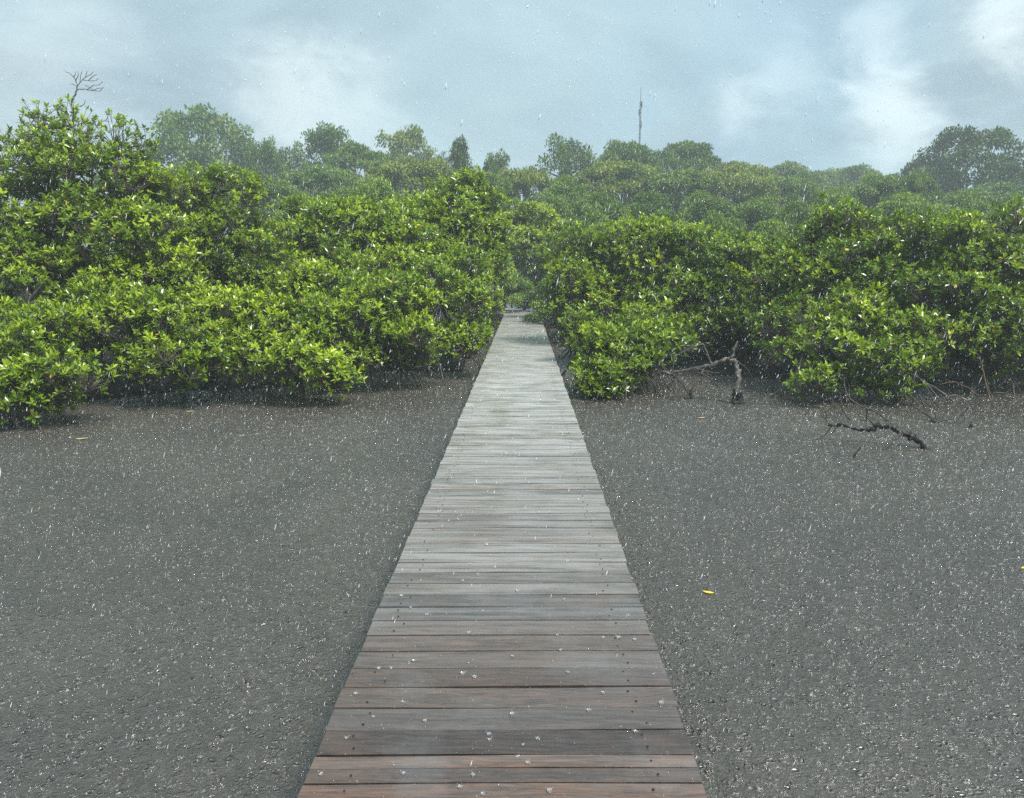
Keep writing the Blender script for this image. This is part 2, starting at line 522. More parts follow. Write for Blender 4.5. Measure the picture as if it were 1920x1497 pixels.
deck = MB(); nails = MB()
y = -.9
PITCH = .1462
bi = 0
while y < 28.2:
    wv = PITCH - random.uniform(.0065, .0095) - min(.006, max(0, y - 3) * .0012)
    Lb = 2 * HW + random.uniform(-.008, .010)
    zz = DECK_Z + random.uniform(-.0025, .0025)
    ox = random.uniform(-.004, .004)
    skew = R(1.25 + random.uniform(-.12, .12))
    split = bi in (22, 47)
    tn = random.random()
    if split:
        f = random.uniform(.4, .6)
        board(deck, ox, y - wv * (1 - f) / 2 - .001, zz, 0, Lb, wv * f - .002, .032, tn, skew)
        board(deck, ox, y + wv * f / 2, zz + .001, 0, Lb, wv * (1 - f) - .002, .032, (tn + .3) % 1, skew)
    else:
        board(deck, ox, y, zz, 0, Lb, wv, .032, tn, skew)
    if y < 14:
        for xx in (-.52, .50):
            for yy in (-.035, .036):
                if random.random() < .75:
                    nx, ny = xx + random.uniform(-.03, .03), y + yy + xx * math.tan(skew)
                    a = np.arange(7) / 7 * 6.283; r_ = random.uniform(.0035, .0055)
                    Vn = [(nx + r_ * math.cos(t), ny + r_ * math.sin(t), zz + .0028) for t in a] + [(nx + r_ * .8 * math.cos(t), ny + r_ * .8 * math.sin(t), zz + .0045) for t in a] + [(nx, ny, zz + .005)]
                    nails.add(Vn, [(k, (k + 1) % 7, 7 + (k + 1) % 7, 7 + k) for k in range(7)], [(7 + k, 7 + (k + 1) % 7, 14) for k in range(7)])
    y += PITCH + random.uniform(-.0015, .0015)
    bi += 1
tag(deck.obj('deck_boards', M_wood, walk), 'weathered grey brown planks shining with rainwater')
o = nails.obj('nail_heads', M_nail, walk); o['kind'] = 'stuff'
# the far run that swings left
far = MB()
ang = R(14)
for k in range(90):
    d = .02 + k * PITCH
    board(far, -math.sin(ang) * d - .0, 28.25 + math.cos(ang) * d, DECK_Z - .004 + random.uniform(-.002, .002), ang, 2 * HW + .02, PITCH - .010, .032, random.random(), 0)
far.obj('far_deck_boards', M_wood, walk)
for xx in (-.5, 0, .5):
    b = MB(); tube(b, [(xx, yy, DECK_Z - .033 - .06) for yy in (-1, 9, 18, 28.3)], .045, 4); b.obj('beam', M_beam, walk)
yy = .8
while yy < 28:
    for xx in (-.52, .52):
        b = MB(); tube(b, [(xx, yy, -.3), (xx + .01, yy, DECK_Z - .14)], .05, 8); b.obj('post', M_beam, walk)
    yy += 2.4

# ------------------------------------------------------------------ near mangroves
def corridor(P):
    x, y, z = P[:, 0], P[:, 1], P[:, 2]
    return ((x > np.where(y > 14, -.66, -.80)) & (x < np.where(y > 14, .55, .66)) & (z < np.where(y > 20, 1.6, 2.3)) & (y < 28.5)) | (z < .07)


def mangrove(label, Y, lobes, base=None, roots=10, lsize=.098, dens=1.0, name='mangrove_bush', group=None, k=9, tint=0.0, hi=True, root_spread=1.0, stems=True, color=None, shelf=.8):
    L = []
    for lb in lobes:
        px, py, rx, ry = lb[:4]
        dy = lb[4] if len(lb) > 4 else 0
        sp = lb[5] if len(lb) > 5 else 1.0
        c = at(px, py, Y + dy); s = (Y + dy) / F_PX
        L.append((np.array(c), np.array((rx * s, max(rx, ry) * s * .85, ry * s)), sp))
    if base is None:
        bx = float(np.mean([l[0][0] for l in L])); base = (bx, Y + .7, 0)
    base = np.array(base, float)
    root = empty(name, tuple(base), label, 'mangrove' if name != 'mangrove_tree' else 'mangrove tree', group)
    lv, br = MB(), MB()
    P_all, A_all, T_all, twA, twB = [], [], [], [], []
    br2A, br2B = [], []
    for li, (c, r, sp) in enumerate(L):
        # subclumps: leafy pads on the skin of the lobe
        area = 4 * np.pi * ((r[0] * r[1]) ** 1.6 / 3 + (r[0] * r[2]) ** 1.6 / 3 + (r[1] * r[2]) ** 1.6 / 3) ** (1 / 1.6)
        nsub = max(6, int(area * 3.3 * sp))
        d = norm(rs.normal(0, 1, (nsub, 3)))
        d[:, 2] = np.where(d[:, 2] < -.45, -d[:, 2], d[:, 2])
        rf = rs.uniform(.62, 1.0, nsub)[:, None]
        sc = c + d * r * rf
        # drop pads deep inside a neighbour lobe
        ok = np.ones(nsub, bool)
        for lj, (c2, r2, _) in enumerate(L):
            if lj != li: ok &= (((sc - c2) / r2) ** 2).sum(1) > .30
        sc, d = sc[ok], d[ok]
        for q in range(len(sc)):
            pr = rs.uniform(.22, .50)
            nr = int(rs.uniform(17, 25) * (.62 if sp < .9 else 1) * dens * (pr / .33) ** 1.6)
            u = norm(rs.normal(0, 1, (nr, 3)))
            u[:, 2] = np.abs(u[:, 2]) * np.where(rs.uniform(size=nr) < .22, -1, 1)
            P = sc[q] + u * np.array((pr, pr, pr * shelf)) * rs.uniform(.55, 1.05, (nr, 1))
            A = u * .55 + np.array((0, 0, .75)) + d[q] * .35 + rs.normal(0, .22, (nr, 3))
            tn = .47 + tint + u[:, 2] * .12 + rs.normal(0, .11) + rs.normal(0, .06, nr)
            m = ~corridor(P)
            P, A, tn = P[m], A[m], tn[m]
            if not len(P): continue
            P_all.append(P); A_all.append(A); T_all.append(tn)
            twA.append(np.repeat((sc[q] - np.array((0, 0, pr * .45)))[None], len(P), 0)); twB.append(P)
            cc = c + (sc[q] - c) * rs.uniform(.15, .4)
            br2A.append(cc - np.array((0, 0, r[2] * .15))); br2B.append(sc[q] - np.array((0, 0, pr * .4)))
    P = np.concatenate(P_all); A = np.concatenate(A_all); T = np.concatenate(T_all)
    size = lsize * rs.uniform(.62, 1.22, len(P))
    rosettes(lv, P - base, A, size, T, k, hi)
    a, b = np.concatenate(twA), np.concatenate(twB)
    ok = ~(corridor(a) & (a[:, 2] > .07))
    twigs(br, a[ok] - base, b[ok] - base, .006, .0035)
    a, b = np.array(br2A), np.array(br2B)
    ok = ~((corridor(a) | corridor(b)) & (a[:, 2] > .07))
    twigs(br, a[ok] - base, b[ok] - base, .016, .007)
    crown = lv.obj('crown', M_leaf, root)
    if color: crown.color = (*color, 1)
    trunk = MB()
    for (c, r, sp) in L:
        off = rs.normal(0, .25, 2)
        b0 = np.array((base[0] + off[0] * .6, base[1] + off[1] * .6, .35 + rs.uniform(0, .25)))
        e = c - np.array((0, 0, r[2] * .1))
        tube(trunk, curve(b0 - base, e - base, 7, .06, .035), np.linspace(.055, .018, 7), 6)
        for _ in range(6):
            dd = norm(rs.normal(0, 1, 3)); dd[2] = abs(dd[2]) * .6
            tube(br, curve(e - base, e + dd * r * .8 - base, 5, .02, .06), np.linspace(.02, .007, 5), 4)
    trunk.obj('trunk', M_bark, root, True)
    br.obj('branches', M_bark, root)
    rt = MB()
    for i in range(roots):
        a = rs.uniform(0, 6.28); d = rs.uniform(.35, 1.5) * root_spread
        h = rs.uniform(.4, .95)
        p0 = np.array((rs.normal(0, .2), rs.normal(0, .2), h))
        p1 = np.array((math.cos(a) * d, math.sin(a) * d - .3, -.12))
        t = np.linspace(0, 1, 8)[:, None]
        mid = np.array(((p0 + p1)[0] / 2 * 1.35, (p0 + p1)[1] / 2 * 1.35, h * 1.0))
        Pq = (1 - t) ** 2 * p0 + 2 * t * (1 - t) * mid + t ** 2 * p1 + rs.normal(0, .015, (8, 3))
        W = Pq + base
        if ((W[:, 0] > -.85) & (W[:, 0] < .72) & (W[:, 2] > .3)).any(): continue
        tube(rt, Pq, np.linspace(.016, .009, 8) * rs.uniform(.7, 1.7), 5)
        if rs.uniform() < .6:
            s = Pq[4]; a2 = a + rs.normal(0, .8)
            e = s + np.array((math.cos(a2) * .35, math.sin(a2) * .35, 0)); e[2] = -.1
            tube(rt, curve(s, e, 6, .12, .03), np.linspace(.010, .006, 6), 4)
    if roots: rt.obj('prop_roots', M_root, root, True)
    return root


GL = 'mangroves along the left shore'
GR = 'mangroves along the right shore'
mangrove('low mangrove bush drooping over the water at the far left, nearest of the left shore', 10.6,
         [(40, 690, 100, 62), (125, 735, 75, 38, -.3), (-90, 690, 120, 85, .2), (10, 625, 110, 55, .7), (20, 745, 60, 32, -.3), (-230, 650, 140, 120, .4)], group=GL, roots=26, tint=.02)
mangrove('bushy low mangrove with dark hollows, second from the far left along the water', 12.2,
         [(240, 625, 100, 55), (320, 660, 85, 42, -.3), (195, 590, 90, 45, .5), (370, 690, 60, 28, -.5), (290, 600, 90, 42, .2), (235, 675, 60, 28, -.1), (300, 698, 55, 18, -.3), (190, 650, 60, 35, .2)], group=GL, roots=26, tint=.1)
mangrove('bright yellow green mangrove bush reaching lowest over the water left of the boardwalk', 12.6,
         [(470, 650, 105, 55), (580, 685, 80, 40, -.4), (410, 600, 100, 48, .7), (545, 615, 110, 52, .5), (520, 705, 70, 26, -.6), (440, 692, 60, 22, -.2), (610, 705, 45, 16, -.5)], group=GL, roots=26, tint=.1)
mangrove('mangrove bush left of the boardwalk with dark gaps near the waterline', 13.8,
         [(680, 600, 100, 62), (730, 645, 70, 38, -.4), (620, 555, 105, 48, .6), (665, 665, 45, 24, -.6), (740, 575, 80, 45, .3), (700, 672, 60, 18, -.3), (760, 665, 50, 16, 0)], group=GL, roots=26, tint=.08)
mangrove('mangrove bush whose leaves touch the left edge of the boardwalk', 16.0,
         [(845, 560, 85, 62), (885, 600, 48, 50, -.5), (805, 630, 72, 42, -.7), (775, 530, 85, 50, .5), (885, 515, 55, 40, .8), (915, 545, 28, 38, .2), (860, 650, 40, 22, -.8), (815, 660, 45, 16, -.7), (905, 640, 24, 18, -.8)], group=GL, roots=14, tint=.05)
tall = mangrove('tall open topped mangrove tree at the left with a bare dead branch above its crown', 14.2,
         [(115, 236, 64, 30, .3, .8), (215, 282, 75, 34, .1, .85), (110, 285, 70, 30, .2, .7), (60, 320, 110, 52, .2, .8), (170, 350, 120, 60, 0, .9), (20, 410, 130, 75, 0), (150, 440, 120, 65, -.2),
          (265, 370, 70, 50, .2, .7), (250, 460, 100, 65, -.3), (60, 520, 130, 62, -.6), (200, 540, 120, 50, -.5), (320, 530, 80, 55, -.4), (-120, 430, 130, 140, .4), (-130, 560, 130, 90)],
         name='mangrove_tree', roots=8, tint=.08)
mangrove('loose mangrove with thin twiggy shoots rising right of the tall left tree', 16.2,
         [(400, 358, 85, 30, 0, .8), (350, 395, 85, 45, .2), (465, 385, 62, 30, .1, .6), (430, 450, 100, 55, -.2, .8), (360, 480, 100, 60, -.3), (490, 480, 80, 50, -.4), (430, 545, 110, 50, -.6)], name='mangrove_tree', roots=6, tint=.06)
mangrove('broad low crowned mangrove in the middle of the left shore, behind the front bushes', 18.5,
         [(565, 400, 50, 24, 0, .8), (640, 425, 95, 36, .2), (580, 470, 110, 52, -.3), (715, 420, 70, 30, .2), (725, 470, 105, 45, -.1), (650, 525, 120, 48, -.7), (770, 500, 70, 40, -.4)], name='mangrove_tree', roots=6, tint=.04, lsize=.118)
mangrove('tall domed mangrove left of the boardwalk end, highest near the middle of the photo', 21.0,
         [(880, 350, 42, 24, 0), (845, 380, 70, 32), (895, 400, 45, 42), (805, 400, 52, 28), (850, 430, 92, 42, -.3), (905, 455, 42, 45, -.2), (830, 475, 100, 38, -.6), (900, 505, 50, 30, -.5)], name='mangrove_tree', roots=6, tint=.08, lsize=.125)
mangrove('slender mangrove with a forked dark stem closing off the far end of the boardwalk', 33,
         [(1005, 410, 36, 22), (965, 430, 34, 26), (1035, 440, 34, 26), (995, 460, 55, 30), (950, 480, 26, 34), (1050, 490, 30, 34), (1010, 505, 40, 18, .5)], base=(.9, 33.8, 0), name='mangrove_tree', roots=4, tint=.15, lsize=.14, hi=False, color=(1.2, 1.15, 1))
mangrove('small shaded mangrove thicket directly behind the bend of the boardwalk', 40,
         [(965, 548, 40, 20), (1010, 556, 36, 24), (925, 550, 36, 24), (1000, 530, 50, 24, 1), (1050, 560, 34, 28, -2), (950, 530, 40, 20), (955, 566, 46, 13, .5), (1012, 572, 44, 14, 0), (1060, 545, 40, 30, 1)], base=(.8, 41, 0), roots=4, tint=-.04, lsize=.14, hi=False, color=(.75, .85, .8))
mangrove('bush crowding the left edge of the boardwalk near its far end', 25.0,
         [(895, 530, 45, 34, 0), (925, 575, 22, 30, -.5), (905, 610, 26, 22, -.6), (880, 580, 40, 34), (930, 525, 24, 32, .5)], group=GL, roots=6, tint=.06, lsize=.13, hi=False)
mangrove('bush crowding the right edge of the boardwalk near its far end', 25.5,
         [(1045, 520, 38, 34, 0), (1034, 570, 22, 30, -.5), (1060, 600, 26, 22, -.6), (1075, 560, 40, 34), (1030, 500, 26, 30, .6)], group=GR, roots=6, tint=.04, lsize=.13, hi=False)
# right shore
mangrove('low mangrove clump drooping over the water just right of the boardwalk', 13.2,
         [(1140, 668, 66, 40), (1135, 712, 50, 28, -.3), (1195, 655, 48, 32, .3), (1085, 640, 38, 36, .6), (1190, 690, 34, 22, 0), (1120, 735, 22, 10, -.4), (1235, 640, 46, 28, 1.0), (1225, 600, 50, 30, 1.6)], group=GR, roots=30, tint=.0)
mangrove('full rounded mangrove leaning against the right edge of the boardwalk', 17.5,
         [(1095, 495, 72, 50), (1185, 470, 80, 44), (1065, 560, 48, 55, -.6), (1150, 560, 85, 50, -.4), (1215, 590, 62, 36, -.7), (1250, 460, 70, 36), (1235, 530, 80, 45, -.3), (1045, 545, 28, 40, -.2), (1090, 610, 40, 25, -.8)], group=GR, roots=26, tint=.02)
mangrove('wide mangrove over the tangle of grey roots right of the boardwalk', 17.0,
         [(1330, 490, 85, 42), (1300, 555, 80, 45, -.5), (1395, 550, 80, 50, -.4), (1420, 490, 72, 38, .3), (1340, 610, 65, 24, -.8), (1425, 605, 50, 30, -.8), (1470, 540, 50, 50, 0), (1290, 630, 60, 26, 1.2), (1390, 640, 70, 24, 1.4), (1470, 620, 60, 34, .6)], group=GR, roots=26, tint=-.03, root_spread=1.5)
mangrove('tallest mangrove on the right shore with a broad peaked crown', 14.8,
         [(1570, 425, 66, 28, 0, .9), (1535, 480, 75, 50), (1640, 450, 85, 42), (1590, 520, 110, 60, -.3), (1530, 590, 75, 46, -.5), (1650, 560, 90, 50, -.5), (1500, 540, 35, 50, 0)], name='mangrove_tree', roots=30, tint=-.03)
mangrove('low mangrove clump above the fallen black branch in the right water', 12.6,
         [(1600, 650, 75, 42), (1650, 695, 60, 32, -.3), (1545, 635, 50, 32, .3), (1530, 718, 26, 14, -.5, .8), (1700, 640, 60, 46, .3), (1660, 735, 40, 14, -.4, .7), (1590, 600, 80, 40, .8), (1500, 655, 50, 30, .8), (1460, 625, 50, 26, 1.6), (1720, 690, 45, 30, .4)], group=GR, roots=32, tint=.03, root_spread=1.2)
mangrove('large twiggy mangrove filling the right edge of the photo', 13.8,
         [(1760, 455, 75, 40, 0, .9), (1890, 430, 60, 36, 0, .8), (1830, 500, 100, 52), (1920, 530, 80, 65), (1770, 560, 90, 55, -.3), (1870, 600, 85, 45, -.5), (1760, 630, 70, 34, -.5), (1960, 640, 80, 50, -.3), (2030, 470, 90, 80), (1880, 665, 40, 22, -.6, .7), (1800, 675, 60, 26, .4), (1900, 690, 60, 28, .5), (1840, 640, 70, 34, .4)], name='mangrove_tree', roots=34, tint=-.05, root_spread=1.3)
mangrove('mangrove thicket continuing past the right edge of the photo', 14.5,
         [(2140, 520, 120, 90), (2200, 620, 130, 80)], group=GR, roots=10)

# ------------------------------------------------------------------ trees beyond: a few kinds, copied
def crown_proto(kind, seed, n_leaf, nl):
    """unit tree: height 1, crown half width about .5; returns (crown mesh, trunk mesh)"""
    r = np.random.RandomState(seed)
    lobes = []
    if kind == 'dome':        # mangrove: wide dome of flat pads down to the ground
        for i in range(nl):
            a = r.uniform(0, 6.28); f = math.sqrt(r.uniform(0, 1)); x = math.cos(a) * f * .52; y = math.sin(a) * f * .52
            z = .42 + .48 * math.sqrt(1 - f ** 2 * .98) - abs(r.normal(0, .06)); rr = r.uniform(.09, .17)
            lobes.append((x, y, z, rr, rr * .55))
    elif kind == 'round':     # forest tree seen from the crown up: rounded head over a deep leafy skirt
        for i in range(nl):
            a = r.uniform(0, 6.28)
            if i < nl * .72:
                f = math.sqrt(r.uniform(0, 1)); z = .74 + .19 * math.sqrt(1 - f ** 2) + r.normal(0, .012)
                if r.uniform() < .3: z -= r.uniform(0, .12)
                x = math.cos(a) * f * .47; y = math.sin(a) * f * .47
            else:
                z = r.uniform(.45, .76); x = math.cos(a) * .43 * r.uniform(.5, 1.1); y = math.sin(a) * .43 * r.uniform(.5, 1.1)
            rr = r.uniform(.07, .14); lobes.append((x, y, z, rr, rr * .36))
    elif kind == 'low':
        for i in range(nl):
            a = r.uniform(0, 6.28); f = math.sqrt(r.uniform(0, 1)); x = math.cos(a) * f * .62; y = math.sin(a) * f * .62
            z = .92 - .7 * f ** 2 * r.uniform(.6, 1.1); rr = r.uniform(.10, .19)
            lobes.append((x, y, z, rr, rr * .6))
    elif kind == 'broad':     # tall spreading rainforest tree with separate clumps on limbs
        for i in range(nl):
            a = r.uniform(0, 6.28); f = r.uniform(.0, 1) ** .45; z = r.uniform(.40, .93)
            w_ = math.sqrt(max(0.02, 1 - ((z - .55) / .42) ** 2))
            x = math.cos(a) * f * .44 * w_; y = math.sin(a) * f * .44 * w_; rr = r.uniform(.055, .12)
            lobes.append((x, y, z, rr, rr * .75))
    elif kind == 'cone':
        for i in range(nl):
            z = r.uniform(.25, .95); w_ = .08 + .34 * math.sqrt(max(0, (1.0 - z) / .75)); a = r.uniform(0, 6.28); f = r.uniform(.3, 1)
            rr = r.uniform(.08, .14)
            lobes.append((math.cos(a) * f * w_, math.sin(a) * f * w_, z, rr, rr * .8))
    elif kind == 'umbrella':
        for i in range(nl):
            a = r.uniform(0, 6.28); f = math.sqrt(r.uniform(0, 1)); x = math.cos(a) * f * .42; y = math.sin(a) * f * .42
            lobes.append((x, y, .93 - .12 * f ** 2 - r.uniform(0, .04), r.uniform(.07, .12), .045))
    mbc = MB(); per = n_leaf // nl
    for (x, y, z, rr, rz) in lobes:
        m = int(per * (rr / .12) ** 2)
        sub = norm(r.normal(0, 1, (9, 3))); sub[:, 2] = np.abs(sub[:, 2]) * .9 - .15
        pick = r.randint(0, 9, m)
        u = norm(r.normal(0, 1, (m, 3)) + np.array((0, 0, .35)))
        ctr = np.array((x, y, z)) + sub[pick] * np.array((rr, rr, rz)) * .62
        P = ctr + u * np.array((rr, rr, rz)) * .5 * r.uniform(.6, 1.15, (m, 1))
        D = norm(u * .8 + r.normal(0, .6, (m, 3))); N = norm(np.array((0, 0, 1.0)) + u * .5 + r.normal(0, .5, (m, 3)))
        N = norm(N - D * (N * D).sum(1)[:, None])
        sz = (.026 if kind in ('dome', 'low') else .024) * r.uniform(.7, 1.3, m)
        tn = np.clip(.5 + (u[:, 2]) * .28 + r.normal(0, .17) + r.normal(0, .13, m), 0, 1) * .5  # paler pad tops, darker undersides: light and shade put into the leaf tint
        leaves(mbc, P, D, N, sz, sz * .55, tn, False)
    tr = MB()
    fork = {'dome': .25, 'round': .4, 'low': .12, 'broad': .34, 'cone': .45, 'umbrella': .55}[kind]
    tube(tr, curve((0, 0, -.01), (0.01, 0, fork), 5, 0, .02, r), np.linspace(.022, .016, 5), 7)
    if kind == 'cone': tube(tr, curve((0.01, 0, fork), (0, 0, .9), 5, 0, .02, r), np.linspace(.016, .004, 5), 5)
    for (x, y, z, rr, rz) in lobes[::(2 if nl > 40 else 1)]:
        s = (0.01, 0, fork) if kind != 'cone' else (0, 0, max(fork * .5, z - .1))
        tube(tr, curve(s, (x, y, z), 5, .05, .04, r), np.linspace(.009, .0025, 5), 4)
    return mbc.mesh(kind + '_crown', M_far), tr.mesh(kind + '_trunk', M_bark, True)


protos = {}
for kind, n_leaf, nl, cnt in (('dome', 26000, 75, 4), ('low', 26000, 70, 3), ('broad', 40000, 95, 3), ('cone', 22000, 65, 2), ('round', 30000, 90, 4), ('umbrella', 5000, 16, 1)):
    protos[kind] = [crown_proto(kind, 11 * i + len(kind) * 7 + 3, n_leaf, nl) for i in range(cnt)]
WREL = {'dome': 1.25, 'round': 1.1, 'low': 1.4, 'broad': .98, 'cone': .86, 'umbrella': .98}
ti = 0


def far_tree(label, kind, px, top, Y, wpx, color=(1, 1, 1), group=None, name=None, cat='tree'):
    """a tree whose top stands at (px, top) as seen, Y metres out, wpx wide"""
    global ti
    p = at(px, top, Y)
    H = p.z
    Wd = wpx * Y / F_PX
    cm, tm = protos[kind][ti % len(protos[kind])]
    ti += 1
    nm = name or {'dome': 'mangrove_tree', 'round': 'round_crowned_tree', 'low': 'mangrove_bush', 'broad': 'broadleaf_tree', 'cone': 'dense_tree', 'umbrella': 'flat_topped_tree'}[kind]
    r = empty(nm, (p.x, Y, 0), label, cat, group)
    rz = random.uniform(0, 6.28)
    sxy = Wd / WREL[kind] * (1.22 if Y > 27 else 1.05)
    for nme, me in (('crown', cm), ('trunk', tm)):
        o = bpy.data.objects.new(nme, me); C.objects.link(o); o.parent = r
        o.scale = (sxy, sxy, H * 1.01); o.rotation_euler = (0, 0, rz)
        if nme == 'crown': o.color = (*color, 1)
    return r


SK = 'trees on the hazy skyline'
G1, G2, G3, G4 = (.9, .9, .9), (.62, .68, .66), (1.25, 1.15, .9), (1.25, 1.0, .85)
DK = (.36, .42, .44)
sky_trees = [
    ('tall pale spreading tree standing alone above the left canopy', 'broad', 375, 203, 78, 190, G1),
    ('narrow airy tree with sky showing through, just right of the tall left tree', 'broad', 490, 262, 68, 80, G2),
    ('small crown filling the dip between the airy tree and the dense round one', 'cone', 545, 276, 74, 80, G1),
    ('dense round topped tree, highest of the left middle skyline', 'cone', 612, 240, 76, 120, G2),
    ('sloping green crown just right of the dense round topped tree', 'round', 672, 268, 66, 120, G1),
    ('broad brownish green tree in two humps left of the middle of the skyline', 'broad', 755, 243, 80, 135, G4),
    ('compact dark round tree on the skyline above the domed mangrove', 'cone', 857, 262, 60, 78, DK),
    ('thin open crowned tree with bare twigs beside the middle of the skyline', 'broad', 935, 288, 66, 80, G2),
    ('pointed leafy tree left of the mast', 'cone', 1065, 260, 66, 112, G2),
    ('rounded tree directly below the mast', 'round', 1168, 264, 70, 120, G2),
    ('rounded tree right of the mast with a pointed left shoulder', 'round', 1282, 266, 72, 125, G2),
    ('flat brownish crown two trees right of the mast', 'round', 1385, 302, 66, 130, G4),
    ('low even crown on the skyline at the start of the right dip', 'round', 1470, 306, 82, 120, G1),
    ('faint small crown in the skyline dip left of the pale far trees', 'round', 1545, 316, 92, 90, G1),
    ('faint hazy crown in the middle of the right skyline dip', 'round', 1605, 311, 90, 100, G1),
    ('thin umbrella shaped tree left of the big dark tree', 'umbrella', 1667, 314, 84, 62, G2),
    ('left shoulder tree of the big dark tree, spreading low', 'broad', 1745, 290, 72, 120, DK),
    ('big dark tree rising highest on the right skyline', 'broad', 1828, 244, 70, 200, DK),
    ('dark tree cut by the right edge of the skyline', 'broad', 1925, 312, 74, 110, DK),
    ('hazy crown glimpsed behind the tall left mangrove', 'round', 250, 320, 70, 160, G1),
    ('hazy low crown under the tall pale tree', 'round', 400, 318, 60, 150, G1),
]
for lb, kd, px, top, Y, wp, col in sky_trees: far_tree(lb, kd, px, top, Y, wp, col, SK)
mid_trees = [
    ('small umbrella crown poking up right of the middle canopy, left one of the pair', 'umbrella', 1540, 340, 46, 34, G3),
    ('small umbrella crown poking up right of the middle canopy, right one of the pair', 'umbrella', 1572, 335, 47, 40, G3),
    ('smooth rounded pale green mangrove crown left of the domed mangrove', 'low', 705, 336, 36, 150, G3),
    ('brown green crown behind the smooth rounded pale one', 'round', 770, 296, 54, 160, G4),
    ('round green crown standing clear right of the umbrella pair', 'round', 1650, 326, 50, 120, G1),
    ('round compact crown in front of the big dark tree', 'round', 1724, 324, 48, 75, G1),
    ('wide layered mangrove crown under the umbrella pair', 'low', 1560, 362, 40, 170, G1),
    ('wide brown tipped crown behind the peaked right shore mangrove', 'low', 1700, 366, 37, 190, G3),
    ('soft green crown below the big dark tree', 'low', 1820, 360, 44, 180, G1),
    ('soft green crown near the right edge of the middle canopy', 'low', 1910, 372, 40, 150, G1),
    ('grey green crown under the airy tree on the left', 'round', 500, 335, 50, 140, G1),
    ('green crown above the middle of the left shore mangroves', 'round', 600, 312, 56, 150, G1),
    ('low green crown between the left shore mangroves and the round tree', 'low', 560, 365, 34, 120, G3),
    ('low green crown behind the broad left shore mangrove', 'low', 640, 356, 42, 150, G1),
    ('green crown just right of the compact dark round tree', 'round', 905, 322, 52, 110, G1),
    ('green crown below the thin open crowned tree', 'round', 985, 316, 54, 120, G4),
    ('layered green crown below the pointed leafy tree', 'low', 1060, 336, 48, 150, G1),
    ('wide brownish crown below the mast', 'round', 1165, 302, 58, 170, G4),
    ('broad green crown below the rounded tree right of the mast', 'round', 1275, 318, 56, 160, G1),
    ('olive crown in the middle of the right canopy', 'round', 1375, 322, 58, 150, G4),
    ('pale green crown sloping toward the right dip of the skyline', 'round', 1470, 330, 60, 150, G1),
    ('crown left of the smooth gap above the boardwalk', 'low', 960, 372, 38, 110, G1),
    ('small bright crown above the gap at the boardwalk end', 'low', 1035, 372, 36, 120, G1),
    ('layered crown right of the gap at the boardwalk end', 'low', 1120, 362, 40, 140, G1),
    ('layered crown with dark underside above the right shore', 'low', 1215, 358, 42, 140, G2),
    ('light green crown above the wide root tangle mangrove', 'low', 1320, 362, 42, 150, G1),
    ('rounded crown in the hazy hollow of the right canopy', 'low', 1420, 372, 42, 150, G1),
    ('near green crown rising over the boardwalk edge mangrove', 'low', 1245, 392, 31, 130, G1),
    ('near pale crown just right of the forked mangrove', 'low', 1110, 402, 30, 150, G1),
    ('near pale crown over the middle right shore', 'low', 1345, 400, 31, 150, G1),
    ('near bright crown in the dip left of the peaked right mangrove', 'low', 1440, 412, 28, 130, G3),
    ('near crown peeping over the peaked right mangrove', 'low', 1500, 380, 35, 120, G1),
    ('near crown above the large twiggy right mangrove', 'low', 1800, 392, 29, 170, G1),
    ('near crown at the right edge above the twiggy mangrove', 'low', 1930, 396, 29, 150, G1),
    ('green crown in the hollow between the round tree and the far trees', 'round', 1600, 344, 60, 130, G1),
    ('hazy green crown at the foot of the big dark tree', 'round', 1870, 345, 58, 160, G1),
]
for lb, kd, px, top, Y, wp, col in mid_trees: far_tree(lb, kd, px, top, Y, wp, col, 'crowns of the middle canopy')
# understorey seen only through gaps in the near bushes
for px, top, Y, wp in ((60, 430, 19, 330), (300, 440, 20, 300), (480, 440, 22, 260), (640, 450, 24, 260), (800, 440, 27, 220), (920, 470, 30, 120), (1090, 480, 24, 190), (1200, 455, 22, 230), (1330, 450, 22, 230),
                        (1450, 450, 23, 220), (1600, 440, 19, 280), (1760, 440, 18.5, 280), (1930, 440, 18, 300), (-150, 400, 20, 350), (2100, 430, 20, 350)):
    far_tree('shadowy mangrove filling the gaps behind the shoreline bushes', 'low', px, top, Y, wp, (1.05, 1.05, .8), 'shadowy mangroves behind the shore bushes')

# ------------------------------------------------------------------ dead branches, sticks, floating leaves
def branch_px(mb, pts, Y0, r0, r1, Yend=None, sides=7, knob=.25, jitter=.012):
    n = len(pts); P = []
    for i, (px, py) in enumerate(pts):
        t = i / (n - 1); Yv = Y0 + ((Yend if Yend is not None else Y0) - Y0) * t
        P.append(np.array(at(px, py, Yv)))
    P = np.array(P); m = (n - 1) * 4 + 1
    tt = np.linspace(0, n - 1, m); Q = np.array([np.interp(tt, np.arange(n), P[:, k]) for k in range(3)]).T
    ker = Q.copy(); ker[1:-1] = (Q[:-2] + Q[1:-1] * 2 + Q[2:]) / 4; Q = ker
    r0, r1 = max(r0, .0075), max(r1, .0045)
    Q[1:-1] += rs.normal(0, jitter, (m - 2, 3)) * min(1, r0 * 25)
    rad = np.linspace(r0, r1, m) * (1 + rs.uniform(-knob, knob, m))
    tube(mb, Q, rad, sides)
    return Q


Yd = on_water(1735, 842).y
t = empty('fallen_branch', on_water(1735, 842), 'long black crooked dead branch arching out of the right water', 'branch')
ob = -np.array(t.location)


def local(mbx, loc):
    for i in range(len(mbx.v)): mbx.v[i] = mbx.v[i] - np.array(loc)
    return mbx


